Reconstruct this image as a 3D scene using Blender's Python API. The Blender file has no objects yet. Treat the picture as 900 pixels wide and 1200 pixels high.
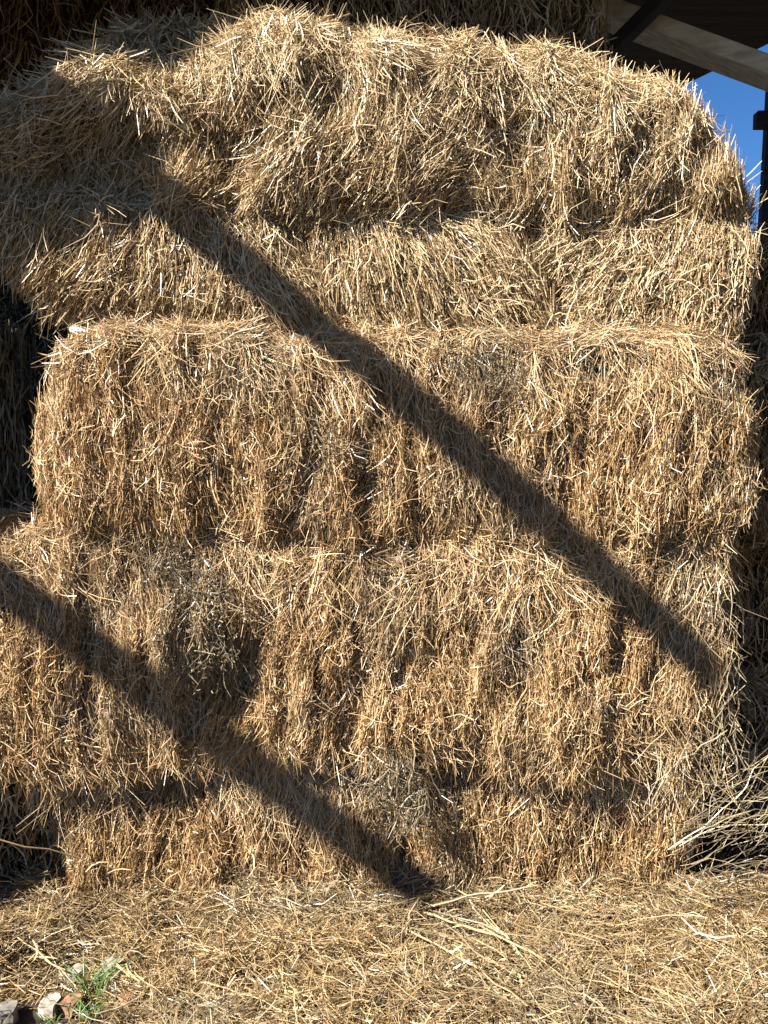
import bpy, bmesh, math
import numpy as np
from mathutils import Vector, Matrix

R = math.radians
scene = bpy.context.scene
COL = scene.collection

# ------------------------------------------------------------------ camera
CAMZ, CAMD, PITCH, FPX = 1.55, 3.0, -4.0, 1032.0
cam_d = bpy.data.cameras.new("camera")
cam = bpy.data.objects.new("camera", cam_d); COL.objects.link(cam)
cam.location = (0, -CAMD, CAMZ)
cam.rotation_euler = (R(90 + PITCH), 0, 0)
cam_d.sensor_fit = 'VERTICAL'; cam_d.sensor_height = 36; cam_d.lens = 36 * FPX / 1200
cam_d.clip_start = 0.05; cam_d.clip_end = 2000
scene.camera = cam

# ------------------------------------------------------------------ light
SUN = np.array([-0.60, -0.46, 0.68]); SUN /= np.linalg.norm(SUN)      # towards the sun
elev = math.asin(SUN[2]); azim = math.atan2(SUN[0], SUN[1])           # azimuth from +Y towards +X
world = bpy.data.worlds.new("World"); scene.world = world; world.use_nodes = True
wn = world.node_tree.nodes; wl = world.node_tree.links
sky = wn.new('ShaderNodeTexSky'); sky.sky_type = 'NISHITA'; sky.sun_disc = False
sky.sun_elevation = elev; sky.sun_rotation = azim
sky.altitude = 3000; sky.air_density = 1.0; sky.dust_density = 0.1; sky.ozone_density = 6.0
hs = wn.new('ShaderNodeHueSaturation'); hs.inputs['Saturation'].default_value = 1.14; hs.inputs['Value'].default_value = 1.0
wl.new(sky.outputs[0], hs.inputs['Color']); wl.new(hs.outputs[0], wn['Background'].inputs[0]); wn['Background'].inputs[1].default_value = 0.05
sd = bpy.data.lights.new("sun", 'SUN'); sd.energy = 5.0; sd.angle = R(0.7); sd.color = (1.0, 0.95, 0.86)
so = bpy.data.objects.new("sun", sd); COL.objects.link(so)
so.rotation_euler = Vector(SUN).to_track_quat('Z', 'Y').to_euler()
scene.view_settings.view_transform = 'Standard'; scene.view_settings.look = 'None'
scene.view_settings.gamma = 1; scene.view_settings.exposure = 1.74
scene.cycles.max_bounces = 5; scene.cycles.diffuse_bounces = 2; scene.cycles.glossy_bounces = 2
scene.cycles.transmission_bounces = 2

# ------------------------------------------------------------------ pixel -> world
_p = R(PITCH)
FWD = np.array([0, math.cos(_p), math.sin(_p)]); UP = np.array([0, -math.sin(_p), math.cos(_p)])
CAM = np.array([0, -CAMD, CAMZ])
def P(px, py, Y):
    d = np.array([(px - 450) / FPX, 0, 0]) + UP * ((600 - py) / FPX) + FWD
    return CAM + d * ((Y + CAMD) / d[1])

rng = np.random.default_rng(7)

# ------------------------------------------------------------------ noise
def _h(i, j, k, s):
    n = (i * 374761393 + j * 668265263 + k * 2147483647 + s * 1274126177) & 0xffffffff
    n = ((n ^ (n >> 13)) * 1274126177) & 0xffffffff
    n = ((n ^ (n >> 16)) * 2246822519) & 0xffffffff
    return ((n ^ (n >> 15)) & 0xffff) / 65535.0
def noise(x, y, z, s=0):
    """value noise in -1..1"""
    xi, yi, zi = np.floor(x).astype(np.int64), np.floor(y).astype(np.int64), np.floor(z).astype(np.int64)
    fx, fy, fz = x - xi, y - yi, z - zi
    fx, fy, fz = [f * f * (3 - 2 * f) for f in (fx, fy, fz)]
    r = 0
    for a in (0, 1):
        for b in (0, 1):
            for c in (0, 1):
                w = (fx if a else 1 - fx) * (fy if b else 1 - fy) * (fz if c else 1 - fz)
                r = r + w * _h(xi + a, yi + b, zi + c, s)
    return r * 2 - 1
def norm(v):
    return v / np.maximum(np.linalg.norm(v, axis=1, keepdims=True), 1e-9)

# ------------------------------------------------------------------ materials
def new_mat(name):
    m = bpy.data.materials.new(name); m.use_nodes = True
    nt = m.node_tree; b = nt.nodes['Principled BSDF']
    return m, nt, b
def ramp(nt, stops):
    r = nt.nodes.new('ShaderNodeValToRGB')
    while len(r.color_ramp.elements) < len(stops): r.color_ramp.elements.new(0.5)
    for e, (p, c) in zip(r.color_ramp.elements, stops): e.position = p; e.color = (*c, 1)
    return r

def straw_material(name, dark, mid, pale, grey):
    m, nt, b = new_mat(name)
    L = nt.links
    at = nt.nodes.new('ShaderNodeAttribute'); at.attribute_name = 'tint'
    sp = nt.nodes.new('ShaderNodeSeparateColor'); L.new(at.outputs['Color'], sp.inputs[0])
    r = ramp(nt, [(0.0, dark), (0.4, mid), (0.85, pale), (1.0, tuple(min(c * 1.12, .9) for c in pale))])
    # fine mottling along the straw
    tc = nt.nodes.new('ShaderNodeTexCoord')
    nz = nt.nodes.new('ShaderNodeTexNoise'); nz.inputs['Scale'].default_value = 60; nz.inputs['Detail'].default_value = 2
    L.new(tc.outputs['Object'], nz.inputs['Vector'])
    ma = nt.nodes.new('ShaderNodeMath'); ma.operation = 'MULTIPLY_ADD'; ma.inputs[1].default_value = 0.55; ma.inputs[2].default_value = -0.27
    L.new(nz.outputs[0], ma.inputs[0])
    ad = nt.nodes.new('ShaderNodeMath'); ad.operation = 'ADD'; ad.use_clamp = True
    L.new(sp.outputs[0], ad.inputs[0]); L.new(ma.outputs[0], ad.inputs[1]); L.new(ad.outputs[0], r.inputs[0])
    gr = ramp(nt, [(0.0, tuple(c * .45 for c in grey)), (1.0, grey)])
    L.new(ad.outputs[0], gr.inputs[0])
    mx = nt.nodes.new('ShaderNodeMix'); mx.data_type = 'RGBA'
    L.new(sp.outputs[1], mx.inputs[0]); L.new(r.outputs[0], mx.inputs[6]); L.new(gr.outputs[0], mx.inputs[7])
    L.new(mx.outputs[2], b.inputs['Base Color'])
    b.inputs['Roughness'].default_value = 0.34
    b.inputs['Specular IOR Level'].default_value = 0.45
    tr = nt.nodes.new('ShaderNodeBsdfTranslucent'); L.new(mx.outputs[2], tr.inputs[0])
    ms = nt.nodes.new('ShaderNodeMixShader'); ms.inputs[0].default_value = 0.05
    L.new(b.outputs[0], ms.inputs[1]); L.new(tr.outputs[0], ms.inputs[2])
    L.new(ms.outputs[0], nt.nodes['Material Output'].inputs[0])
    return m

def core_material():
    m, nt, b = new_mat("shade_dark_core")
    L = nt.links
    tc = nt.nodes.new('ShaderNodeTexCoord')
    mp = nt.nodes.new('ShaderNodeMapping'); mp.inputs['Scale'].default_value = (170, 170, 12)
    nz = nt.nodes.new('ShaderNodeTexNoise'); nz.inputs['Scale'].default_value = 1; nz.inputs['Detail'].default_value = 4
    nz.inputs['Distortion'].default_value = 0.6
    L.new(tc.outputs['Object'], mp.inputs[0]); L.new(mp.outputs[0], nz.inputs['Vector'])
    r = ramp(nt, [(0.35, (.012, .007, .003)), (0.55, (.05, .03, .012)), (0.75, (.16, .095, .035))])  # core straw darkened to stand in for shade between the straws
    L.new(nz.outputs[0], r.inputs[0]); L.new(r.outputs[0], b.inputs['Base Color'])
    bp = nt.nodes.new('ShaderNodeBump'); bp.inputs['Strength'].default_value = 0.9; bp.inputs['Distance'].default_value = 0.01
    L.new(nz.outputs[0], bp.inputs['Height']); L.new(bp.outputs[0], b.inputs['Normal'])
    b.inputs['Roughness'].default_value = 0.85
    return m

M_GOLD = straw_material("golden_straw", (.045, .021, .007), (.35, .197, .074), (.73, .53, .295), (.35, .29, .20))
M_PALE = straw_material("pale_straw", (.05, .028, .012), (.33, .21, .09), (.73, .56, .33), (.38, .33, .235))
M_LITTER = straw_material("litter_straw", (.05, .028, .012), (.27, .17, .07), (.60, .455, .255), (.36, .30, .20))
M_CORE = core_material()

# ------------------------------------------------------------------ mesh from arrays
class Geo:
    """collects straws (prisms) and grids, links them as ONE mesh object"""
    def __init__(s): s.v = []; s.f = []; s.t = []; s.m = []; s.n = 0; s.sm = []
    def add(s, v, f, tint, mat, smooth=False):
        s.v.append(v.astype(np.float32)); s.f.append((f + s.n).astype(np.int32)); s.t.append(tint.astype(np.float32))
        s.m.append(np.full(len(f), mat, np.int32)); s.sm.append(np.full(len(f), smooth, bool)); s.n += len(v)
    def straws(s, root, T, N, L, W, curl=0.12, bow=0.0, tint=None, grey=None, mat=0, K=4, kink=0.0, centre=0.5, flat=1.0, droop=0.0):
        n = len(root)
        if n == 0: return
        L = np.broadcast_to(L, (n,)); W = np.broadcast_to(W, (n,))
        T = norm(T); B = norm(np.cross(T, N)); N2 = np.cross(B, T)
        c = rng.normal(0, 1, (n, 1)) * B + rng.normal(0, .6, (n, 1)) * N2
        ts = np.linspace(0, 1, K)
        pts = np.empty((n, K, 3))
        for k, t in enumerate(ts):
            u = t - centre
            p = root + T * (L * u)[:, None] + c * (curl * L * (u * u) * 2.2)[:, None] + N2 * (bow * L * u)[:, None] if np.ndim(bow) == 0 else \
                root + T * (L * u)[:, None] + c * (curl * L * (u * u) * 2.2)[:, None] + N2 * (bow * L * u)[:, None]
            if kink: p = p + rng.normal(0, 1, (n, 3)) * (kink * L)[:, None]
            p = p - np.array([0, 0, 1.]) * (droop * L * t * t)[:, None] if np.ndim(droop) == 0 else p - np.array([0, 0, 1.]) * (droop * L * t * t)[:, None]
            pts[:, k] = p
        ang0 = rng.uniform(0, 2 * math.pi, n)
        V = np.empty((n, K, 3, 3))
        for k, t in enumerate(ts):
            w = W * (0.5 * (1.0 if 0 < k < K - 1 else 0.62))
            for j in range(3):
                a = ang0 + j * 2 * math.pi / 3
                V[:, k, j] = pts[:, k] + B * (np.cos(a) * w)[:, None] + N2 * (np.sin(a) * w * flat)[:, None]
        idx = np.arange(n)[:, None] * (K * 3)
        F = []
        for k in range(K - 1):
            for j in range(3):
                j2 = (j + 1) % 3
                F.append(np.stack([idx[:, 0] + k * 3 + j, idx[:, 0] + k * 3 + j2, idx[:, 0] + (k + 1) * 3 + j2, idx[:, 0] + (k + 1) * 3 + j], 1))
        F = np.stack(F, 1).reshape(-1, 4)
        if tint is None: tint = rng.uniform(0, 1, n)
        if grey is None: grey = np.zeros(n)
        tt = np.zeros((n, K, 3, 4)); tt[..., 0] = tint[:, None, None]; tt[..., 1] = np.clip(grey, 0, 1)[:, None, None]; tt[..., 3] = 1
        s.add(V.reshape(-1, 3), F, tt.reshape(-1, 4), mat)
    def build(s, name, mats, loc=(0, 0, 0)):
        v = np.concatenate(s.v); f = np.concatenate(s.f); t = np.concatenate(s.t); m = np.concatenate(s.m); sm = np.concatenate(s.sm)
        v = v - np.array(loc, np.float32)
        me = bpy.data.meshes.new(name)
        me.vertices.add(len(v)); me.vertices.foreach_set('co', v.ravel())
        me.loops.add(f.size); me.loops.foreach_set('vertex_index', f.ravel())
        me.polygons.add(len(f)); me.polygons.foreach_set('loop_start', np.arange(0, f.size, 4, dtype=np.int32))
        me.polygons.foreach_set('material_index', m)
        me.polygons.foreach_set('use_smooth', sm)
        me.update(calc_edges=True)
        at = me.attributes.new('tint', 'FLOAT_COLOR', 'POINT'); at.data.foreach_set('color', t.ravel())
        for q in mats: me.materials.append(q)
        o = bpy.data.objects.new(name, me); COL.objects.link(o); o.location = loc
        return o

def tag(o, label=None, cat=None, group=None, kind=None):
    if label: o['label'] = label
    if cat: o['category'] = cat
    if group: o['group'] = group
    if kind: o['kind'] = kind
    return o

# ------------------------------------------------------------------ bale
class Bale:
    """rounded, lumpy block whose front outline is given in pixels at depth Y: (x0,x1) at top and bottom, top and bottom polylines"""
    def __init__(s, Y, thick, xt, xb, top, bot, r=0.17, lump=0.045, clump=0.03, seed=0, bulge=0.04, crev=0.035, dimples=()):
        s.Y, s.th, s.r, s.lump, s.clump, s.seed, s.bulge, s.crev = Y, thick, r, lump, clump, seed, bulge, crev
        s.dim = [(P(a_, b_, Y), ra / 344, rb / 344, dd) for a_, b_, ra, rb, dd in dimples]
        conv = lambda pl: (np.array([P(a, b, Y)[0] for a, b in pl]), np.array([P(a, b, Y)[2] for a, b in pl]))
        s.top, s.bot = conv(top), conv(bot)
        zt, zb = s.top[1].mean(), s.bot[1].mean()
        ym_t, ym_b = np.mean([b for a, b in top]), np.mean([b for a, b in bot])
        s.xt = [P(x, ym_t, Y)[0] for x in xt]; s.xb = [P(x, ym_b, Y)[0] for x in xb]
        s.a = ((s.xt[1] - s.xt[0]) + (s.xb[1] - s.xb[0])) / 4; s.h = (zt - zb) / 2; s.b = thick / 2
        s.c = np.array([(sum(s.xt) + sum(s.xb)) / 4, Y + s.b, (zt + zb) / 2])
    def warp(s, q):
        """q: local metric coords inside the box -> world"""
        u = (q[:, 0] / s.a + 1) / 2; v = (q[:, 2] / s.h + 1) / 2
        x0 = s.xb[0] + (s.xt[0] - s.xb[0]) * v; x1 = s.xb[1] + (s.xt[1] - s.xb[1]) * v
        x = x0 + (x1 - x0) * u
        zt = np.interp(x, *s.top); zb = np.interp(x, *s.bot)
        z = zb + (zt - zb) * v
        z = z + .022 * noise(x * 2.6, x * 0 + s.seed, v * 1.2, 3) + .012 * noise(x * 8, x * 0 + s.seed, v * 1.5, 4)
        return np.stack([x, s.Y + s.b + q[:, 1], z], 1)
    def surf(s, q, out=0.0):
        """q on the box surface -> world point pushed outwards, normal"""
        half = np.array([s.a, s.b, s.h]); r = min(s.r, s.h * .9, s.a * .9, s.b * .9)
        c = np.clip(q, -half + r, half - r)
        n = norm(q - c + 1e-9)
        p = s.warp(c + n * r)
        sd = s.seed
        d = s.lump * noise(p[:, 0] * 3.1, p[:, 1] * 3.1, p[:, 2] * 3.1, sd)
        d += s.lump * .6 * noise(p[:, 0] * 7.3, p[:, 1] * 7.3, p[:, 2] * 6, sd + 1)
        d += s.clump * noise(p[:, 0] * 15, p[:, 1] * 12, p[:, 2] * 5, sd + 2)
        d += s.clump * .7 * noise(p[:, 0] * 32, p[:, 1] * 20, p[:, 2] * 11, sd + 3)
        for c_, ra, rb, dd in s.dim:
            e = np.hypot((p[:, 0] - c_[0]) / ra, (p[:, 2] - c_[2]) / rb) + .35 * noise(p[:, 0] * 12, p[:, 1] * 0, p[:, 2] * 12, sd + 6)
            d -= dd * np.clip(1.35 - e, 0, 1) ** .8 * (n[:, 1] < -.1)
        cr = noise(p[:, 0] * 5.5, p[:, 1] * 5, p[:, 2] * 1.9, sd + 4)
        d -= s.crev * np.exp(-(cr / .10) ** 2)
        cr = noise(p[:, 0] * 9, p[:, 1] * 7, p[:, 2] * 8, sd + 5)
        d -= s.crev * .9 * np.clip(cr - .35, 0, 1) * 2
        d += s.bulge * (1 - (q[:, 2] / s.h) ** 2) * (n[:, 1] < -.2)
        return p + n * (d + out)[:, None], n
    def face(s, which, uv):
        a, b, h = s.a, s.b, s.h; u, v = uv[:, 0], uv[:, 1]; o = np.ones(len(u))
        return {'front': lambda: np.stack([u * a, -b * o, v * h], 1), 'back': lambda: np.stack([-u * a, b * o, v * h], 1),
                'left': lambda: np.stack([-a * o, -u * b, v * h], 1), 'right': lambda: np.stack([a * o, u * b, v * h], 1),
                'top': lambda: np.stack([u * a, v * b, h * o], 1), 'bottom': lambda: np.stack([u * a, -v * b, -h * o], 1)}[which]()
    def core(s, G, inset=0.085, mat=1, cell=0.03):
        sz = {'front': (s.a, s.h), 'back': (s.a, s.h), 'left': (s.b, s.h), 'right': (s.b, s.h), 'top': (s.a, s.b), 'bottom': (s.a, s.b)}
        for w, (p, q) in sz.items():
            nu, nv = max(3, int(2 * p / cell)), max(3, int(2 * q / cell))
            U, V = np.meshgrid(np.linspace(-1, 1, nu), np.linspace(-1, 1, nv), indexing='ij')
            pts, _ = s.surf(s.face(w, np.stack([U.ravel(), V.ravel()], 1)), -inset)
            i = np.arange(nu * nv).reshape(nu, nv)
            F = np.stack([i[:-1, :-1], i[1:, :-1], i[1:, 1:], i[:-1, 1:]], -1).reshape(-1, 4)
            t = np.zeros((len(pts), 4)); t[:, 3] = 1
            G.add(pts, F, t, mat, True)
    def sample(s, n, w=None):
        """surface samples, mostly on the front"""
        if w is None: w = {'front': 1.0, 'left': .6, 'right': .6, 'top': .5, 'bottom': .25}
        area = {'front': s.a * s.h, 'left': s.b * s.h, 'right': s.b * s.h, 'top': s.a * s.b, 'bottom': s.a * s.b}
        tot = sum(area[k] * w[k] for k in w)
        Q = []
        for k in w:
            m = int(n * area[k] * w[k] / tot)
            uv = rng.uniform(-1, 1, (m, 2))
            if k == 'top': uv[:, 1] = -1 + (uv[:, 1] + 1) * .7
            if k == 'bottom': uv[:, 1] = 1 - (1 - uv[:, 1]) * .5
            if k in ('left', 'right'):
                sgn = -1 if k == 'right' else 1
                uv[:, 0] = sgn * (1 - (uv[:, 0] + 1) * .75)
            Q.append(s.face(k, uv))
        return np.concatenate(Q)

def flow_dir(n, th):
    """direction that drapes over the surface: th = lean from vertical in the front plane (0 = straight down)"""
    d = np.stack([np.sin(th), -n[:, 2] * 1.0, -np.cos(th) * np.ones(len(th))], 1)
    d = d - n * (d * n).sum(1, keepdims=True)
    return norm(d)

def grow(bale, G, n, theta, spread=.22, L=(.08, .2), W=(.004, .0065), messy=.35, messyL=(.06, .2), greyf=None, neat=1.0, curl=.15, kink=.02, palebias=0.0, fringe=1.0, ledge=350, skirt=500):
    """fill a bale with straw: packed layer following the flow, a messy outer layer and a fringe over the upper edge"""
    # packed
    m = int(n * (1 - messy)); q = bale.sample(m); depth = .018 - .095 * rng.uniform(0, 1, len(q)) ** 1.1; p, nn = bale.surf(q, depth)
    th = theta(p) + (noise(p[:, 0] * 3.5, p[:, 1] * 3.5, p[:, 2] * 3.5, bale.seed + 9) * .4 + noise(p[:, 0] * 10, p[:, 1] * 10, p[:, 2] * 9, bale.seed + 8) * .4) * neat + rng.normal(0, spread, len(q))
    T = flow_dir(nn, th); T = norm(T + nn * rng.normal(0, .10, (len(q), 1)))
    grey = np.zeros(len(q)) if greyf is None else greyf(p)
    k = rng.uniform(0, 1, len(q)) ** 1.3
    tn = np.clip(rng.normal(.42 + palebias, .29, len(q)), 0, 1)
    G.straws(p, T, nn, L[0] + (L[1] - L[0]) * k, rng.uniform(*W, len(q)), curl=curl, tint=tn, grey=grey * rng.uniform(.3, 1, len(q)), kink=kink, K=3)
    # messy outer straws
    m = int(n * messy); q = bale.sample(m, {'front': 1.0, 'left': .5, 'right': .5, 'top': .7, 'bottom': .1})
    out = rng.uniform(-.01, .034, len(q)); p, nn = bale.surf(q, out)
    clus = noise(p[:, 0] * 6, p[:, 1] * 6, p[:, 2] * 9, bale.seed + 20)
    edge = np.clip((q[:, 2] / bale.h - .55) / .45, 0, 1)
    keep = rng.uniform(-1, 1, len(q)) < clus * 1.1 + .1 + edge
    q, p, nn, out = q[keep], p[keep], nn[keep], out[keep]
    th = theta(p) + noise(p[:, 0] * 11, p[:, 1] * 11, p[:, 2] * 11, bale.seed + 40) * 1.0 + rng.normal(0, .45, len(q)) + np.where(rng.uniform(0, 1, len(q)) < .12 + .45 * edge[keep], rng.choice([-1.35, 1.35], len(q)), 0)
    T = flow_dir(nn, th); T = norm(T + nn * rng.normal(.05, .28, (len(q), 1)))
    k = rng.uniform(0, 1, len(q)) ** 2
    grey = np.clip((np.zeros(len(q)) if greyf is None else greyf(p)) + .25, 0, 1)
    G.straws(p, T, nn, messyL[0] + (messyL[1] - messyL[0]) * k, rng.uniform(W[0], W[1] * 1.05, len(q)), curl=curl * 2.3,
             tint=np.clip(rng.normal(.62 + palebias, .22, len(q)), 0, 1), grey=grey * rng.uniform(.2, 1, len(q)), kink=kink * 1.5)
    # chaff: short bits caught on the surface
    m = int(n * .25); q = bale.sample(m, {'front': 1.0, 'left': .4, 'right': .4, 'top': .6, 'bottom': .0}); p, nn = bale.surf(q, rng.uniform(-.03, .018, m)[:len(q)] if len(q) <= m else 0)
    T = norm(rng.normal(0, 1, (len(q), 3)))
    G.straws(p, T, nn, rng.uniform(.01, .032, len(q)), rng.uniform(.0025, .0055, len(q)), curl=.3, tint=np.clip(rng.normal(.5 + palebias, .25, len(q)), 0, 1),
             grey=(np.zeros(len(q)) if greyf is None else greyf(p)), K=3, kink=.04)
    # fringe hanging over the upper front edge, in coherent tufts
    m = int(n * .04 * fringe)
    if m:
        q = np.stack([rng.uniform(-.97, .97, m) * bale.a, -bale.b * np.ones(m), rng.uniform(.45, .98, m) * bale.h], 1)
        p, nn = bale.surf(q, rng.uniform(0, .03, m))
        keep = noise(p[:, 0] * 9, p[:, 1], p[:, 2] * 3, bale.seed + 31) > -.1
        p, nn = p[keep], nn[keep]; m = len(p)
        th = theta(p) + noise(p[:, 0] * 7, p[:, 1] * 7, p[:, 2] * 7, bale.seed + 41) * 1.5 + rng.normal(0, .3, m)
        T = flow_dir(nn, th); T = norm(T + nn * rng.uniform(-.1, .5, (m, 1)))
        G.straws(p, T, nn, rng.uniform(.06, .2, m), rng.uniform(*W, m), curl=.35, tint=np.clip(rng.normal(.7 + palebias, .2, m), 0, 1),
                 grey=rng.uniform(0, .5, m), kink=.02, centre=.3, K=5, droop=rng.uniform(.0, .5, m))
    # straws lying along the ledge
    m = int(2 * bale.a * ledge)
    if m:
        q = np.stack([rng.uniform(-.98, .98, m) * bale.a, -bale.b * np.ones(m), (1 - rng.uniform(0, 1, m) ** 1.6 * .28) * bale.h], 1)
        p, nn = bale.surf(q, rng.uniform(-.005, .03, m))
        keep = noise(p[:, 0] * 5, p[:, 1], p[:, 2] * 9, bale.seed + 51) > -.35
        p, nn = p[keep], nn[keep]; m = len(p)
        T = np.stack([np.ones(m), rng.normal(-.1, .25, m), noise(p[:, 0] * 6, p[:, 1], p[:, 2] * 9, bale.seed + 52) * .8 + rng.normal(0, .22, m)], 1)
        G.straws(p, T, nn, .05 + .17 * rng.uniform(0, 1, m) ** 1.5, rng.uniform(*W, m), curl=.3, tint=np.clip(rng.normal(.62 + palebias, .22, m), 0, 1),
                 grey=np.clip(rng.normal(.3, .25, m), 0, 1), kink=.02, K=5)
    # skirt hanging from the lower front edge
    m = int(2 * bale.a * skirt)
    if m:
        q = np.stack([rng.uniform(-.98, .98, m) * bale.a, -bale.b * np.ones(m), -(1 - rng.uniform(0, 1, m) ** 1.4 * .25) * bale.h], 1)
        p, nn = bale.surf(q, rng.uniform(-.03, .02, m))
        T = norm(np.stack([noise(p[:, 0] * 8, p[:, 1], p[:, 2] * 5, bale.seed + 61) * 1.0 + rng.normal(0, .35, m), rng.normal(-.15, .15, m), -np.ones(m)], 1))
        G.straws(p, T, nn, .04 + .13 * rng.uniform(0, 1, m) ** 1.5, rng.uniform(*W, m), curl=.3, tint=np.clip(rng.normal(.5 + palebias, .25, m), 0, 1),
                 grey=np.clip(rng.normal(.15, .25, m), 0, 1), kink=.02, K=4, centre=.25)

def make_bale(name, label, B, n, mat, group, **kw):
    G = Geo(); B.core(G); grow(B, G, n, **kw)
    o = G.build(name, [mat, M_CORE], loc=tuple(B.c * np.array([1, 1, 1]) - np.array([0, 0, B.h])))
    tag(o, label, 'straw bale', group)
    return o

vert = lambda p: np.zeros(len(p))
def blobs(lst, Y=0):
    """grey weathered patches at pixel positions"""
    pts = [(P(x, y, Y), r) for x, y, r in lst]
    def f(p):
        g = np.clip(noise(p[:, 0] * 4, p[:, 1] * 4, p[:, 2] * 6, 77) * 1.1 - .2, 0, .65)
        for c, r in pts:
            g = np.maximum(g, np.clip(1.3 - np.hypot(p[:, 0] - c[0], p[:, 2] - c[2]) / r, 0, 1))
        return g
    return f
GRP = 'straw bales stacked in the front pile'
BK = 'straw bales standing around and behind the front pile'
FW = (.0018, .0035); FP = (.0019, .0036)

# ---- front stack, bottom to top
make_bale('straw_bale', 'lowest bale of the stack, half buried in loose straw at its foot',
    Bale(.13, .9, (46, 815), (55, 800), [(0, 862), (200, 880), (450, 875), (835, 865)], [(0, 1085), (850, 1075)], r=.09, seed=11, dimples=[(470, 960, 38, 60, .10), (150, 925, 80, 14, .05), (40, 1000, 40, 60, .08)], lump=.02, clump=.03, crev=0.0275),
    76245, M_GOLD, GRP, theta=vert, spread=.10, neat=.6, L=(.045, .16), messyL=(.03, .13), messy=.17, greyf=blobs([(465, 940, .12), (250, 900, .1)]), curl=.2, kink=.016, W=(.0016, .0032), ledge=100, skirt=700)
make_bale('straw_bale', 'second bale from the ground, with a grey weathered clump of stalks left of centre',
    Bale(.0, .95, (-40, 860), (-45, 826), [(-40, 615), (60, 600), (300, 618), (600, 624), (870, 615)], [(-45, 915), (200, 905), (300, 885), (600, 900), (860, 885)], r=.12, seed=23, dimples=[(272, 790, 34, 60, .12), (212, 745, 46, 46, -.08), (615, 780, 24, 55, .06), (820, 660, 30, 18, .05), (780, 860, 50, 14, .05)], lump=.022, clump=.03, crev=0.0248),
    135546, M_GOLD, GRP, theta=vert, spread=.10, neat=.6, L=(.045, .16), messyL=(.03, .15), messy=.17, greyf=blobs([(235, 760, .16), (200, 660, .12), (830, 700, .16), (600, 760, .1)]), curl=.2, kink=.016, fringe=.35, W=(.0016, .0032), skirt=1500)
make_bale('straw_bale', 'broad brown middle bale of the stack, tangled along its upper edge',
    Bale(-.03, .95, (58, 878), (48, 876), [(30, 402), (90, 375), (300, 366), (600, 374), (893, 392)], [(40, 640), (300, 662), (600, 662), (880, 640)], r=.15, seed=35, dimples=[(575, 428, 40, 18, .07), (700, 432, 70, 14, .05), (190, 440, 45, 28, .06), (430, 560, 16, 50, .04)], lump=.022, clump=.03, crev=0.0248),
    135546, M_GOLD, GRP, theta=lambda p: -.12 * np.clip(p[:, 0] - .3, 0, 1) * 4 * np.clip((1.5 - p[:, 2]), 0, 1), spread=.10, neat=.6, L=(.045, .17), messyL=(.04, .16), messy=.17,
    greyf=blobs([(570, 430, .14), (700, 420, .12), (300, 430, .15), (850, 450, .12)]), curl=.2, kink=.015, fringe=.55, W=(.0016, .0032), ledge=1100)
# layer of three sagging bales
make_bale('straw_bale', 'sagging half shaded bale at the left end of the fourth layer with a torn corner',
    Bale(.05, .9, (-70, 338), (40, 424), [(-70, 212), (200, 212), (350, 240)], [(0, 345), (80, 380), (440, 405)], r=.12, seed=47, lump=.04, clump=.018, crev=0.0138),
    32984, M_PALE, GRP, theta=lambda p: -.6 + 1.05 * np.clip(p[:, 0] + 1.2, 0, 1.2), spread=.2, L=(.07, .2), messy=.16, messyL=(.05, .17), curl=.16, kink=.014, palebias=.04, fringe=0.1, ledge=120, skirt=500, W=FP, neat=.6)
make_bale('straw_bale', 'smooth pale bale in the middle of the fourth layer, stalks fanning right',
    Bale(.03, .9, (352, 600), (432, 676), [(345, 238), (600, 258)], [(420, 403), (690, 410)], r=.11, seed=59, lump=.035, clump=.018, crev=0.0110),
    27776, M_PALE, GRP, theta=lambda p: .25 + 1.2 * np.clip(p[:, 0], -.2, .6), spread=.11, L=(.07, .2), messy=.12, messyL=(.05, .17), curl=.14, kink=.012, palebias=.12, fringe=0.1, ledge=120, skirt=500, W=FP, neat=.6)
make_bale('straw_bale', 'pale bale at the right end of the fourth layer, stalks leaning left',
    Bale(.03, .9, (612, 872), (700, 864), [(600, 254), (895, 242)], [(690, 410), (890, 408)], r=.11, seed=61, lump=.035, clump=.018, crev=0.0110),
    27776, M_PALE, GRP, theta=lambda p: -.6 + .7 * np.clip(p[:, 0] - .6, 0, 1), spread=.18, L=(.07, .2), messy=.14, messyL=(.05, .17), curl=.15, kink=.012, palebias=.1, fringe=0.1, ledge=120, skirt=500, W=FP, neat=.6)
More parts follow.
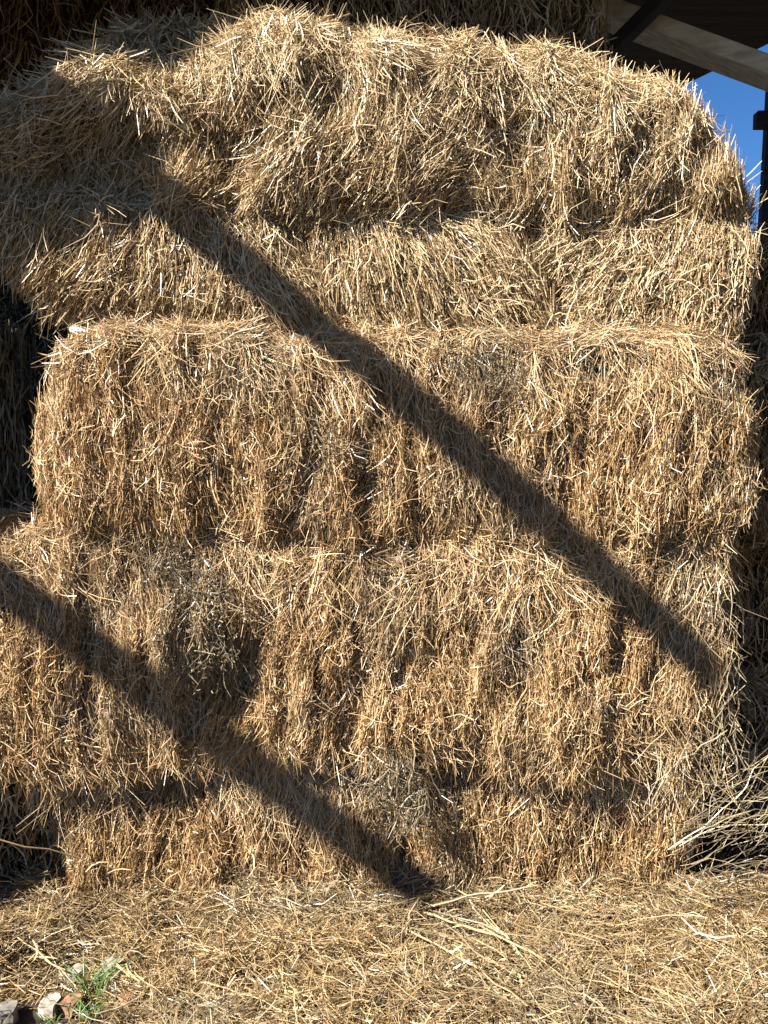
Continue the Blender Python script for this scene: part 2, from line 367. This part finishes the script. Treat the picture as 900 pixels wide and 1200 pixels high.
# top layer
make_bale('straw_bale', 'slumped bale at the left end of the top layer with a sunlit torn crest',
    Bale(.04, .8, (-90, 245), (-90, 260), [(-90, 190), (0, 125), (60, 90), (110, 76), (260, 56)], [(-90, 235), (240, 245)], r=.14, seed=73, dimples=[(130, 185, 80, 40, .20), (30, 200, 60, 20, .06)], lump=.05, clump=.03, crev=0.0275),
    27776, M_PALE, GRP, theta=lambda p: -.7 + .5 * np.clip(p[:, 0] + 1.1, 0, 1), spread=.28, L=(.07, .22), messy=.3, messyL=(.06, .22), curl=.2, kink=.014, palebias=.03, fringe=2.5, W=FP, neat=.95)
make_bale('straw_bale', 'tallest bale of the top layer, a shaggy golden hump with bristling stalks on its crest',
    Bale(-.02, .9, (180, 620), (175, 610), [(180, 60), (215, 40), (240, 22), (300, 12), (400, 18), (480, 28), (560, 38), (640, 50)], [(190, 262), (580, 272)], r=.18, seed=85, dimples=[(262, 185, 42, 42, .13), (330, 120, 30, 16, .05), (520, 105, 34, 20, .08), (400, 110, 60, 20, .04)], lump=.045, clump=.035, crev=0.0248),
    52080, M_PALE, GRP, theta=lambda p: -.85 * np.clip((2.8 - p[:, 2]) * 3, 0, 1) + .12, spread=.26, L=(.07, .22), messy=.27, messyL=(.06, .2), curl=.18, kink=.014, palebias=.04, fringe=1.5, W=FP, neat=.95)
make_bale('straw_bale', 'rounded bale at the right end of the top layer, sloping down to the blue sky',
    Bale(.0, .9, (500, 818), (530, 899), [(500, 34), (560, 38), (640, 48), (700, 66), (810, 88), (890, 130)], [(560, 272), (900, 268)], r=.18, seed=97, dimples=[(650, 95, 30, 16, .05), (820, 170, 16, 26, .08), (600, 175, 20, 40, .05), (780, 150, 20, 40, -.04)], lump=.04, clump=.03, crev=0.0193),
    43400, M_PALE, GRP, theta=lambda p: .25 * np.sin(p[:, 0] * 6) + .25 * np.clip(p[:, 0] - .7, 0, 1), spread=.24, L=(.07, .22), messy=.3, messyL=(.06, .2), curl=.17, kink=.014, palebias=.06, fringe=1.5, W=FP, neat=.95)

# ---- bales behind and beside (shaded)
def back_bale(label, B, n, **kw):
    k = dict(theta=vert, spread=.3, L=(.1, .25), messy=.3, messyL=(.1, .25), W=(.005, .0075), curl=.18, kink=.012); k.update(kw)
    make_bale('straw_bale', label, B, n, M_GOLD, BK, **k)
back_bale('dark shaded bale behind the crest, cut off by the top of the picture',
    Bale(.9, .8, (275, 700), (275, 705), [(275, -150), (700, -150)], [(275, 130), (700, 130)], seed=101, r=.1), 9000)
back_bale('low shaded mound between the dark upper left corner and the sunlit hump',
    Bale(.42, .55, (110, 300), (40, 330), [(40, 95), (120, 45), (220, 22), (330, 20)], [(40, 200), (330, 200)], seed=103, r=.16), 7000, spread=.7)
back_bale('almost black bale in the upper left corner behind the mound',
    Bale(1.7, .8, (-260, 268), (-260, 268), [(-260, -160), (270, -160)], [(-260, 250), (270, 250)], seed=105, r=.1), 7000)
back_bale('shaded bale at the left edge across the dark gap from the middle bale',
    Bale(.6, .8, (-420, -34), (-420, -26), [(-420, 345), (10, 360)], [(-420, 620), (16, 615)], seed=107, r=.12), 5000)
back_bale('dark recessed bale at the lower left edge under the overhang of the second bale',
    Bale(.2, .7, (-420, 66), (-420, 70), [(-420, 880), (60, 885)], [(-420, 1075), (60, 1070)], seed=109, r=.08), 5000)
back_bale('hidden dark bale deep inside the gap on the left of the pile',
    Bale(2.2, .8, (-300, 500), (-300, 500), [(-300, 300), (500, 300)], [(-300, 800), (500, 800)], seed=111, r=.1), 4000)
back_bale('narrow shaded bale at the right edge just below the sky',
    Bale(1.1, .8, (790, 1250), (790, 1250), [(790, 270), (1250, 268)], [(790, 405), (1250, 405)], seed=113, r=.1), 4500)
back_bale('shaded bale deep at the right edge behind the sunlit one',
    Bale(1.25, .8, (800, 1250), (800, 1250), [(800, 400), (1250, 400)], [(800, 622), (1250, 622)], seed=123, r=.1), 3500)
back_bale('bale just outside the left edge, level with the second bale of the stack',
    Bale(.3, .8, (-440, -52), (-440, -56), [(-440, 620), (-50, 615)], [(-440, 885), (-50, 885)], seed=125, r=.1), 3500)
back_bale('sunlit bale at the right edge set back behind the middle bale',
    Bale(.40, .8, (878, 1200), (880, 1200), [(880, 405), (1200, 400)], [(880, 612), (1200, 612)], seed=115, r=.09), 5000)
back_bale('dark bale in the recess at the right edge under the sunlit one',
    Bale(.95, .8, (720, 1200), (720, 1200), [(720, 620), (1200, 620)], [(720, 800), (1200, 800)], seed=117, r=.1), 5000)
back_bale('lowest dark bale in the right recess behind the tangle of stalks',
    Bale(.85, .8, (700, 1200), (700, 1200), [(700, 800), (1200, 800)], [(700, 985), (1200, 985)], seed=119, r=.1), 5000)

back_bale('unseen low bale outside the left edge, added to shade the stack foot',
    Bale(-.06, .9, (-420, -60), (-420, -55), [(-420, 880), (-20, 885)], [(-420, 1130), (-20, 1130)], seed=121, r=.1), 3000)  # added out of view to darken the lower left recess
# ------------------------------------------------------------------ ground
def ground_z(x, y):
    h = .025 * np.clip(1 - (0.12 - y) / .5, 0, 1) ** 1.3 * (y < .3) - .13
    h = h + .035 * noise(x * 2.3, y * 2.3, x * 0, 201) + 0.045 * noise(x * 7, y * 7, x * 0, 202) + .022 * noise(x * 17, y * 17, x * 0, 203)
    return h * np.clip((6 - np.abs(x)) / 2, 0, 1)
def grid(x0, x1, y0, y1, nx, ny):
    X, Y = np.meshgrid(np.linspace(x0, x1, nx), np.linspace(y0, y1, ny), indexing='ij')
    x, y = X.ravel(), Y.ravel()
    i = np.arange(nx * ny).reshape(nx, ny)
    return x, y, np.stack([i[:-1, :-1], i[1:, :-1], i[1:, 1:], i[:-1, 1:]], -1).reshape(-1, 4)
m_soil, nt, b = new_mat("soil")
tc = nt.nodes.new('ShaderNodeTexCoord'); nz = nt.nodes.new('ShaderNodeTexNoise'); nz.inputs['Scale'].default_value = 14; nz.inputs['Detail'].default_value = 8
nt.links.new(tc.outputs['Object'], nz.inputs['Vector'])
r = ramp(nt, [(.3, (.02, .014, .009)), (.6, (.06, .042, .027)), (.8, (.16, .12, .08))]); nt.links.new(nz.outputs[0], r.inputs[0]); nt.links.new(r.outputs[0], b.inputs['Base Color'])
bp = nt.nodes.new('ShaderNodeBump'); bp.inputs['Distance'].default_value = .02; nt.links.new(nz.outputs[0], bp.inputs['Height']); nt.links.new(bp.outputs[0], b.inputs['Normal'])
b.inputs['Roughness'].default_value = .95
G = Geo()
xs = np.concatenate([[-300, -60, -15], np.linspace(-6, 6, 420), [15, 60, 300]]); ys = np.concatenate([[-300, -60, -12], np.linspace(-5, 3, 280), [12, 60, 300]])
X, Y = np.meshgrid(xs, ys, indexing='ij'); x, y = X.ravel(), Y.ravel()
i = np.arange(len(x)).reshape(len(xs), len(ys)); F = np.stack([i[:-1, :-1], i[1:, :-1], i[1:, 1:], i[:-1, 1:]], -1).reshape(-1, 4)
G.add(np.stack([x, y, ground_z(x, y)], 1), F, np.zeros((len(x), 4)), 0, True)
tag(G.build('ground', [m_soil]), kind='structure')

# loose straw litter on the ground
G = Geo()
n = 190000
x = rng.uniform(-2.3, 2.3, n); y = .15 - rng.uniform(0, 1, n) ** 1.0 * 1.7
keep = (noise(x * 6, y * 8, x * 0, 215) + .6 * noise(x * 17, y * 20, x * 0, 216) > rng.uniform(-1.6, -.0, n) + .35 * (y < -.35)) & ~((np.hypot((x + 1.0) / .34, (y + .64) / .22) < 1) & (rng.uniform(0, 1, n) < .93))
x, y = x[keep], y[keep]; n = len(x)
pile = np.clip(.1 + noise(x * 3, y * 3, x * 0, 210) * .5 + .5, 0, 1)
z = ground_z(x, y) + rng.uniform(0, 1, n) ** 1.5 * (.02 + .07 * pile + .03 * np.exp(-((y - .10) / .10) ** 2))
th = rng.uniform(0, 2 * math.pi, n)
T = norm(np.stack([np.cos(th), np.sin(th), rng.normal(0, .38, n)], 1)); N = np.tile([0, 0, 1.], (n, 1))
k = rng.uniform(0, 1, n) ** 2.2
G.straws(np.stack([x, y, z], 1), T, N, .025 + .2 * k, np.where(rng.uniform(0, 1, n) < .05, 2.0, 1.0) * rng.uniform(.0016, .0033, n), curl=.3, tint=np.clip(rng.normal(.42, .27, n), 0, 1),
         grey=np.clip(noise(x * 4, y * 4, x * 0, 212) * .6 + rng.normal(0, .3, n) + .2 * (y < -.45), 0, 1), kink=.03)
# heap banked unevenly against the foot of the stack
n = 15000; x = rng.uniform(-1.35, 1.3, n); hp = np.clip(.5 + .9 * noise(x * 2.2, x * 0, x * 0, 231) + .3 * noise(x * 7, x * 0, x * 0, 232), .12, 1.2)
y = .13 - rng.uniform(0, 1, n) ** 1.3 * .34; z = ground_z(x, y) + rng.uniform(0, 1, n) * .15 * hp * np.clip(1 - (.1 - y) / .3, 0, 1)
th = rng.uniform(0, 2 * math.pi, n)
G.straws(np.stack([x, y, z], 1), np.stack([np.cos(th), np.sin(th) * .8, rng.normal(-.05, .4, n)], 1), np.tile([0, 0, 1.], (n, 1)), .04 + .16 * rng.uniform(0, 1, n) ** 1.6, rng.uniform(.0018, .0036, n),
         curl=.25, tint=np.clip(rng.normal(.45, .25, n), 0, 1), grey=np.clip(rng.normal(.15, .3, n), 0, 1), kink=.025, K=5)
n = 2600
x = rng.uniform(-1.9, 1.9, n); y = .05 - rng.uniform(0, 1, n) * 1.1; z = ground_z(x, y) + rng.uniform(.02, .1, n)
keep = rng.uniform(0, 1, n) < .25 + .5 * (x > .1) + .25 * (noise(x * 3, y * 3, x * 0, 219) > 0); keep &= np.hypot((x + 1.0) / .5, (y + .64) / .3) > 1; x, y, z = x[keep], y[keep], z[keep]; n = len(x)
th = rng.normal(0, .7, n) + np.where(rng.uniform(0, 1, n) < .5, -.8, .6)
G.straws(np.stack([x, y, z], 1), np.stack([np.cos(th), np.sin(th), rng.normal(0, .14, n)], 1), np.tile([0, 0, 1.], (n, 1)), rng.uniform(.10, .38, n), rng.uniform(.002, .0042, n),
         curl=.14, tint=np.clip(rng.normal(.38, .2, n), 0, 1), grey=rng.uniform(0, 1, n), kink=.016, K=6)
tag(G.build('straw_litter', [M_LITTER], ), 'loose straw scattered over the ground in front of the stack', 'straw litter', kind='stuff')

# ------------------------------------------------------------------ barn roof: sheets, rafters, beam, post
def box(bm, c, ax, half):
    """oriented box: centre, 3 axes, half sizes"""
    vs = []
    for sx in (-1, 1):
        for sy in (-1, 1):
            for sz in (-1, 1):
                vs.append(bm.verts.new(Vector(c) + Vector(ax[0]) * sx * half[0] + Vector(ax[1]) * sy * half[1] + Vector(ax[2]) * sz * half[2]))
    for f in ((0, 1, 3, 2), (4, 6, 7, 5), (0, 4, 5, 1), (2, 3, 7, 6), (0, 2, 6, 4), (1, 5, 7, 3)): bm.faces.new([vs[k] for k in f])
def beam_bm(a, b_, w, h, up=(0, 0, 1)):
    a, b_ = Vector(a), Vector(b_); d = (b_ - a).normalized(); s = d.cross(Vector(up)).normalized(); u = s.cross(d)
    bm = bmesh.new(); box(bm, (a + b_) / 2, (d, s, u), ((b_ - a).length / 2, w / 2, h / 2))
    bmesh.ops.bevel(bm, geom=bm.edges[:], offset=min(w, h) * .05, segments=1, affect='EDGES')
    return bm
def part(name, bm, mat, parent):
    bmesh.ops.recalc_face_normals(bm, faces=bm.faces[:])
    me = bpy.data.meshes.new(name); bm.to_mesh(me); bm.free(); me.materials.append(mat)
    o = bpy.data.objects.new(name, me); COL.objects.link(o); o.parent = parent
    return o
def wood(name, c1, c2, scale=(3, 3, 40)):
    m, nt, b = new_mat(name)
    tc = nt.nodes.new('ShaderNodeTexCoord'); mp = nt.nodes.new('ShaderNodeMapping'); mp.inputs['Scale'].default_value = scale
    nz = nt.nodes.new('ShaderNodeTexNoise'); nz.inputs['Scale'].default_value = 1; nz.inputs['Detail'].default_value = 6
    nt.links.new(tc.outputs['Object'], mp.inputs[0]); nt.links.new(mp.outputs[0], nz.inputs['Vector'])
    r = ramp(nt, [(.35, c1), (.7, c2)]); nt.links.new(nz.outputs[0], r.inputs[0]); nt.links.new(r.outputs[0], b.inputs['Base Color'])
    bp = nt.nodes.new('ShaderNodeBump'); bp.inputs['Distance'].default_value = .01; nt.links.new(nz.outputs[0], bp.inputs['Height']); nt.links.new(bp.outputs[0], b.inputs['Normal'])
    b.inputs['Roughness'].default_value = .8
    return m
M_DARKWOOD = wood("tarred_wood", (.012, .010, .009), (.035, .028, .022))
M_BEAM = wood("weathered_beam", (.5, .42, .30), (.80, .72, .58), (2.5, 30, 30))
M_SHEET = wood("rusty_sheet", (.008, .007, .006), (.022, .016, .012), (2, 20, 2))

ZR = 4.15
barn = bpy.data.objects.new('open_barn', None); COL.objects.link(barn); barn.location = (0, 0, 0)
tag(barn, 'dark open barn roof on posts with a pale beam in the upper right corner', 'barn')
def sheet(poly, z, t=.02):
    bm = bmesh.new(); lo = [bm.verts.new((a, b, z)) for a, b in poly]; f = bm.faces.new(lo)
    r_ = bmesh.ops.extrude_face_region(bm, geom=[f]); bmesh.ops.translate(bm, verts=[v for v in r_['geom'] if isinstance(v, bmesh.types.BMVert)], vec=(0, 0, t))
    return bm
def sun_to(px, py, Y, z):
    p = P(px, py, Y); t = (z - p[2]) / SUN[2]; return tuple((p + SUN * t)[:2])
# main roof over the stack: its side edge seen top right against the sky
def at_z(px, py, z):
    d = np.array([(px - 450) / FPX, 0, 0]) + UP * ((600 - py) / FPX) + FWD; q = CAM + d * ((z - CAMZ) / d[2]); return (q[0], q[1])
e1, e2 = at_z(700, 150, ZR), at_z(905, 49, ZR)
ex, ey = e2[0] - e1[0], e2[1] - e1[1]
kk = (-.42 - e1[1]) / ey
part('roof_sheet', sheet([(-6, -.42), (e1[0] + ex * kk, -.42), e2, e1, (-6, e1[1] + .5)], ZR), M_SHEET, barn)
def plate(x0, x1, y, z0, z1, t=.025):
    bm = bmesh.new(); box(bm, ((x0 + x1) / 2, y, (z0 + z1) / 2), ((1, 0, 0), (0, 1, 0), (0, 0, 1)), ((x1 - x0) / 2, t / 2, (z1 - z0) / 2)); return bm
part('unseen_shade_board', plate(-1.1, 2.6, -.44, 3.78, ZR - .005), M_DARKWOOD, barn)  # unseen board added to keep sky light off the rear bales
part('unseen_shade_board', plate(-5, -1.103, -.44, 3.55, ZR - .005), M_DARKWOOD, barn)  # lower unseen board, added to darken the upper left corner
part('roof_sheet', sheet([(1.35, -6), (3.6, -6), (3.6, -.47), (1.35, -.47)], ZR), M_SHEET, barn)  # unseen roof extension added to cut the sky fill
part('unseen_shade_wall', sheet([(-3.2, -1.4), (-3.17, -1.4), (-3.17, 4.2), (-3.2, 4.2)], -.05, ZR - .3), M_DARKWOOD, barn)  # unseen wall added on the left to deepen the upper shade
part('unseen_shade_wall', sheet([(3.3, -6), (3.33, -6), (3.33, 1.2), (3.3, 1.2)], -.05, ZR), M_DARKWOOD, barn)  # unseen wall added to block sky light from the right
# unseen ragged sheet added, cut to the shade outline on the upper left layers
sh = [(-500, -500), (180, -500), (178, 55), (75, 80), (70, 130), (178, 144), (150, 248), (60, 292), (-20, 360), (-500, 480)]
part('overhang', sheet([sun_to(a, b_, .0, ZR - .2) for a, b_ in sh], ZR - .2), M_SHEET, barn)
# two projecting rafters whose shadows cross the stack
def rafter(p0, p1, z, w, Y=0.0, back=1.6):
    a = np.array([*sun_to(*p0, Y, z), z]); b_ = np.array([*sun_to(*p1, Y, z), z]); d = (b_ - a) / np.linalg.norm(b_ - a)
    part('rafter', beam_bm(a - d * back, b_, w, .09), M_DARKWOOD, barn)
rafter((205, 240), (850, 805), ZR - .07, .10)
rafter((10, 690), (505, 1050), ZR - .07, .13)
# pale beam, brace and post, seen against the sky
a, b_ = P(690, 8, 1.7), P(960, 108, 1.45)
part('beam', beam_bm(a, b_, .20, .085), M_BEAM, barn)
a, b_ = P(800, -25, 1.3), P(700, 75, 1.5)
part('brace', beam_bm(a, b_, .08, .06), M_DARKWOOD, barn)
a = P(908, 60, 3.0); b_ = P(898, 235, 3.0); d = (b_ - a) / (a[2] - b_[2])
part('post', beam_bm(a, a + d * (a[2] + .2), .07, .07, up=(0, 1, 0)), M_DARKWOOD, barn)
c = P(894, 141, 2.93); part('bracket', beam_bm(c - np.array([.05, 0, 0]), c + np.array([.05, 0, 0]), .08, .10), M_DARKWOOD, barn)

# ------------------------------------------------------------------ long dry stalks, tangle, stones, grass, feather
def tube(G, pts, r0, r1, tint, grey, sides=5):
    pts = np.array(pts, float); K = len(pts); V = []
    for k in range(K):
        d = pts[min(k + 1, K - 1)] - pts[max(k - 1, 0)]; d /= np.linalg.norm(d)
        s_ = np.cross(d, [0.3, .2, 1]); s_ /= np.linalg.norm(s_); u = np.cross(s_, d); r_ = r0 + (r1 - r0) * k / (K - 1)
        r_ *= 1 + .15 * math.sin(k * 2.3)
        for j in range(sides):
            a = 2 * math.pi * j / sides; V.append(pts[k] + (s_ * math.cos(a) + u * math.sin(a)) * r_)
    i = np.arange(K * sides).reshape(K, sides); i2 = np.roll(i, -1, axis=1)
    F = np.stack([i[:-1], i2[:-1], i2[1:], i[1:]], -1).reshape(-1, 4)
    t = np.zeros((len(V), 4)); t[:, 0] = tint; t[:, 1] = grey; t[:, 3] = 1
    G.add(np.array(V), F, t, 0, True)
def arc(a, b_, sag, k=9, jit=.003):
    a, b_ = np.array(a), np.array(b_); t = np.linspace(0, 1, k)[:, None]
    p = a * (1 - t) + b_ * t + np.array(sag) * (4 * t * (1 - t)); return p + rng.normal(0, jit, p.shape)
def on_ground(px, py, lift=.03):
    """pixel -> point on the littered ground"""
    d = np.array([(px - 450) / FPX, 0, 0]) + UP * ((600 - py) / FPX) + FWD
    z = .1
    for _ in range(8):
        q = CAM + d * ((z - CAMZ) / d[2]); z = float(ground_z(np.array([q[0]]), np.array([q[1]]))[0]) + lift
    return q
STALKS = [((0, 985), (215, 1045), .004, 'thin twig poking out of the dark lower left corner towards the stack foot'),
          ((495, 1070), (640, 1125), .007, None), ((500, 1065), (632, 1040), .006, 'thick pale stalk lying level along the foot of the stack'),
          ((500, 1085), (690, 1200), .006, None), ((480, 1090), (620, 1180), .005, None), ((560, 1060), (640, 1160), .004, None),
          ((470, 1180), (560, 1195), .007, 'short thick stalk at the bottom edge below the centre'),
          ((900, 1130), (860, 1200), .009, 'thick grey stick slanting at the lower right corner'),
          ((805, 1075), (900, 1165), .004, None), ((20, 1100), (90, 1155), .004, 'slender stalk lying beside the stones at the lower left'),
          ((120, 1130), (190, 1165), .005, 'pale stalk lying just right of the green grass tuft'), ((230, 1150), (340, 1190), .004, None),
          ((700, 1100), (760, 1190), .004, None), ((300, 1095), (390, 1130), .004, None)]
for (p0, p1, rr, lb) in STALKS:
    G = Geo(); a = on_ground(*p0, .05) if p0[1] > 1050 else P(*p0, -.12); b_ = on_ground(*p1, .06) if p1[1] > 1040 else P(*p1, -.12)
    pts = arc(a, b_, (0, 0, .015)); c0 = pts[0].copy(); tube(G, pts, rr * .75, rr * .4, rng.uniform(.35, .7), rng.uniform(.1, .5))
    # loose sheath leaf
    G.straws(pts[3:6], norm(pts[4:7] - pts[3:6]) + rng.normal(0, .4, (3, 3)), np.tile([0, 0, 1.], (3, 1)), .08, .006, curl=.4, tint=np.array([.8, .7, .9]))
    o = G.build('dry_stalk', [M_LITTER], loc=tuple(c0))
    tag(o, lb or 'long dry stalk lying on the straw litter in front of the stack', 'stalk', 'dry stalks lying on the litter')

# tangle of grey stalks leaning in the right recess
def at_px(n, x0, x1, y0, y1, d0, d1):
    return np.array([P(rng.uniform(x0, x1), rng.uniform(y0, y1), rng.uniform(d0, d1)) for _ in range(n)])
G = Geo()
n = 260; rt = at_px(n, 800, 960, 880, 1070, -.05, .4); an = rng.normal(.75, .55, n) * np.where(rng.uniform(0, 1, n) < .25, -1, 1)
G.straws(rt, np.stack([np.sin(an), rng.normal(-.1, .3, n), np.cos(an) * .8], 1), np.tile([0, -1., 0], (n, 1)), .06 + .3 * rng.uniform(0, 1, n) ** 1.4, rng.uniform(.0014, .0032, n),
         curl=.22, tint=np.clip(rng.normal(.33, .2, n), 0, 1), grey=rng.uniform(.4, 1, n), kink=.02, K=7, droop=rng.uniform(0, .35, n), centre=.2)
n = 34; rt = at_px(n, 790, 850, 960, 1060, -.08, .1); an = rng.normal(1.0, .3, n)
G.straws(rt, np.stack([np.sin(an), rng.normal(-.1, .2, n), np.cos(an)], 1), np.tile([0, -1., 0], (n, 1)), rng.uniform(.3, .6, n), rng.uniform(.002, .0036, n),
         curl=.18, tint=np.clip(rng.normal(.35, .2, n), 0, 1), grey=rng.uniform(.4, 1, n), kink=.012, K=9, droop=rng.uniform(.1, .4, n), centre=.05)
c = P(850, 1050, .1)
tag(G.build('stalk_tangle', [M_LITTER], loc=tuple(c)), 'tangle of arching grey stalks beside the lower right end of the stack', 'brush')

# wisps hanging off the right end of the second bale
G = Geo()
n = 520; rt = at_px(n, 770, 866, 640, 930, -.05, .12); an = rng.normal(.1, .5, n)
G.straws(rt, np.stack([np.sin(an), rng.normal(-.15, .2, n), -np.cos(an)], 1), np.tile([0, -1., 0], (n, 1)), .05 + .2 * rng.uniform(0, 1, n) ** 2, rng.uniform(.0018, .0034, n),
         curl=.3, tint=np.clip(rng.normal(.6, .2, n), 0, 1), grey=rng.uniform(.2, .9, n), kink=.025, K=5, centre=.3)
tag(G.build('straw_wisps', [M_LITTER], loc=tuple(P(840, 760, 0))), 'pale broken wisps hanging off the right end of the second bale', 'straw wisps')

# dark weeds caught in the straw, with seed heads
M_WEED = straw_material("dark_weed", (.012, .009, .005), (.07, .048, .024), (.36, .28, .17), (.13, .11, .075))
def weed(px, py, Y, w, h, n, label, lean=0.0):
    G = Geo(); c = P(px, py, Y)
    r_ = c + rng.uniform(-1, 1, (n, 3)) * np.array([w * 1.5, .02, h * .8]) + rng.normal(0, .02, (n, 1)) * np.array([[1, 0, -1.2]]) + np.array([[1., 0, -1.]]) * rng.uniform(-w, w, (n, 1)) * .7 + np.array([0, 0, h * .3]); an = rng.normal(lean, .55, n)
    T = norm(np.stack([np.sin(an), rng.normal(-.1, .25, n), -np.cos(an)], 1)); Ln = rng.uniform(.05, .17, n)
    G.straws(r_, T, np.tile([0, -1., 0], (n, 1)), Ln, rng.uniform(.0018, .0036, n), curl=.3, tint=rng.uniform(.1, 1, n), grey=rng.uniform(0, 1, n), kink=.03, K=5, centre=.2)
    k = n * 5; idx = rng.integers(0, n, k)
    hd = r_[idx] + T[idx] * (Ln[idx] * rng.uniform(.55, .9, k))[:, None] + rng.normal(0, .006, (k, 3))
    G.straws(hd, rng.normal(0, 1, (k, 3)) + T[idx], np.tile([0, -1., 0], (k, 1)), rng.uniform(.006, .016, k), rng.uniform(.002, .005, k), curl=.2, tint=rng.uniform(.1, .9, k), K=3)
    tag(G.build('dried_weed', [M_WEED], loc=tuple(c)), label, 'dried weed', 'dried weeds caught in the straw')
weed(228, 735, -.09, .07, .16, 190, 'large clump of dried weeds bulging from the left half of the second bale', .25)
weed(468, 925, -.05, .05, .11, 150, 'dark dried weed with seed heads hanging over the lowest bale near its centre')
weed(200, 655, -.05, .08, .05, 70, 'dried weeds on the upper left edge of the second bale', .2)
weed(575, 425, -.085, .09, .035, 80, 'dried weeds tangled in the upper edge of the middle bale right of its centre', -.3)
weed(372, 520, -.09, .06, .03, 40, 'sparse greyish weed sprig on the face of the middle bale left of its centre', .9)

def stone_mat(name, c1, c2):
    m, nt, b = new_mat(name); tc = nt.nodes.new('ShaderNodeTexCoord'); nz = nt.nodes.new('ShaderNodeTexNoise'); nz.inputs['Scale'].default_value = 35; nz.inputs['Detail'].default_value = 6
    nt.links.new(tc.outputs['Object'], nz.inputs['Vector']); r = ramp(nt, [(.35, c1), (.65, c2)]); nt.links.new(nz.outputs[0], r.inputs[0]); nt.links.new(r.outputs[0], b.inputs['Base Color'])
    bp = nt.nodes.new('ShaderNodeBump'); bp.inputs['Distance'].default_value = .004; nt.links.new(nz.outputs[0], bp.inputs['Height']); nt.links.new(bp.outputs[0], b.inputs['Normal']); b.inputs['Roughness'].default_value = .9
    return m
S_W, S_G, S_B = stone_mat('white_stone', (.16, .14, .11), (.42, .39, .33)), stone_mat('grey_stone', (.08, .075, .07), (.22, .20, .17)), stone_mat('brick_chip', (.14, .07, .04), (.30, .17, .10))
for (px, py, sz, mt, lb, ct) in [(133, 1133, .035, S_W, 'whitish rounded stone behind the green grass tuft', 'stone'), (86, 1144, .034, S_W, 'pale stone left of the green grass tuft', 'stone'),
        (58, 1180, .034, S_W, 'blocky pale stone with a crack near the bottom left corner', 'stone'), (8, 1188, .036, S_G, 'grey stone cut off by the bottom left corner', 'stone'),
        (132, 1163, .026, S_G, 'small dark grey pebble right of the grass tuft', 'stone'), (83, 1178, .03, S_B, 'reddish brick chip between the pale stones', 'brick chip'),
        (150, 1172, .024, S_B, 'orange brown brick chip right of the dark pebble', 'brick chip'), (148, 1122, .02, S_B, 'small orange chip above the whitish stone', 'brick chip')]:
    bm = bmesh.new(); bmesh.ops.create_icosphere(bm, subdivisions=3, radius=1)
    sd_ = int(px); co = np.array([v.co for v in bm.verts]); d = 1 + .22 * noise(co[:, 0] * 1.6 + sd_, co[:, 1] * 1.6, co[:, 2] * 1.6, 5) + .06 * noise(co[:, 0] * 5 + sd_, co[:, 1] * 5, co[:, 2] * 5, 6)
    for v, q, dd in zip(bm.verts, co, d):
        q = np.clip(np.sign(q) * np.abs(q) ** .7, -.72, .75) * dd * sz * 1.15 * np.array([1.1, .9, .7]); v.co = q
    me = bpy.data.meshes.new('stone'); bm.to_mesh(me); bm.free(); me.materials.append(mt)
    for f in me.polygons: f.use_smooth = False
    o = bpy.data.objects.new('stone' if ct == 'stone' else 'brick_chip', me); COL.objects.link(o); q = on_ground(px, py, .025); o.location = tuple(q); o.rotation_euler = (0, 0, px)
    tag(o, lb, ct, 'stones and chips among the litter')

m_grass, nt, b = new_mat('green_grass'); b.inputs['Base Color'].default_value = (.075, .13, .03, 1); b.inputs['Roughness'].default_value = .5
def tuft(px, py, n, h, label, spread=.02):
    G = Geo(); q = on_ground(px, py, .02); root = q + rng.normal(0, 1, (n, 3)) * np.array([spread, spread, 0])
    T = norm(np.stack([rng.normal(0, .35, n), rng.normal(0, .25, n), np.ones(n)], 1))
    G.straws(root, T, np.tile([0, -1., 0.], (n, 1)), rng.uniform(.5, 1, n) * h, .005, curl=.35, centre=0, K=5, flat=.3, droop=rng.uniform(0, .35, n))
    tag(G.build('grass_tuft', [m_grass], loc=tuple(q)), label, 'grass tuft', 'grass tufts at the lower left')
tuft(112, 1166, 34, .14, 'tallest green grass tuft standing among the pale stones')
tuft(60, 1200, 18, .04, 'short green sprouts at the bottom edge near the corner', .022)
tuft(100, 1192, 22, .06, 'low spreading grass tuft just in front of the tall one', .02)

# feather
m_f, nt, b = new_mat('white_feather'); b.inputs['Base Color'].default_value = (.82, .8, .76, 1); b.inputs['Roughness'].default_value = .7
G = Geo(); q = P(92, 387, -.07); n = 160; u = np.linspace(0, 1, n)
axis = np.array([.98, -.1, -.12]); side = np.where(np.arange(n) % 2, 1., -1.)
root = q + (u[:, None] - .5) * .05 * axis + np.stack([0 * u, 0 * u, .004 * np.sin(u * 3)], 1)
T = norm(np.stack([-.9 + 0 * u, rng.normal(0, .12, n), side * .5], 1))
G.straws(root, T, np.tile([0, -1., 0.], (n, 1)), .013 * np.sin(u * 2.6 + .4) + .003, .0016, curl=.15, centre=0, K=3)
G.straws(q[None] + axis * .004, axis[None], np.array([[0, -1., 0]]), .06, .0014, curl=.1, K=5)
tag(G.build('feather', [m_f], loc=tuple(q)), 'small white feather caught at the upper left corner of the middle bale', 'feather')
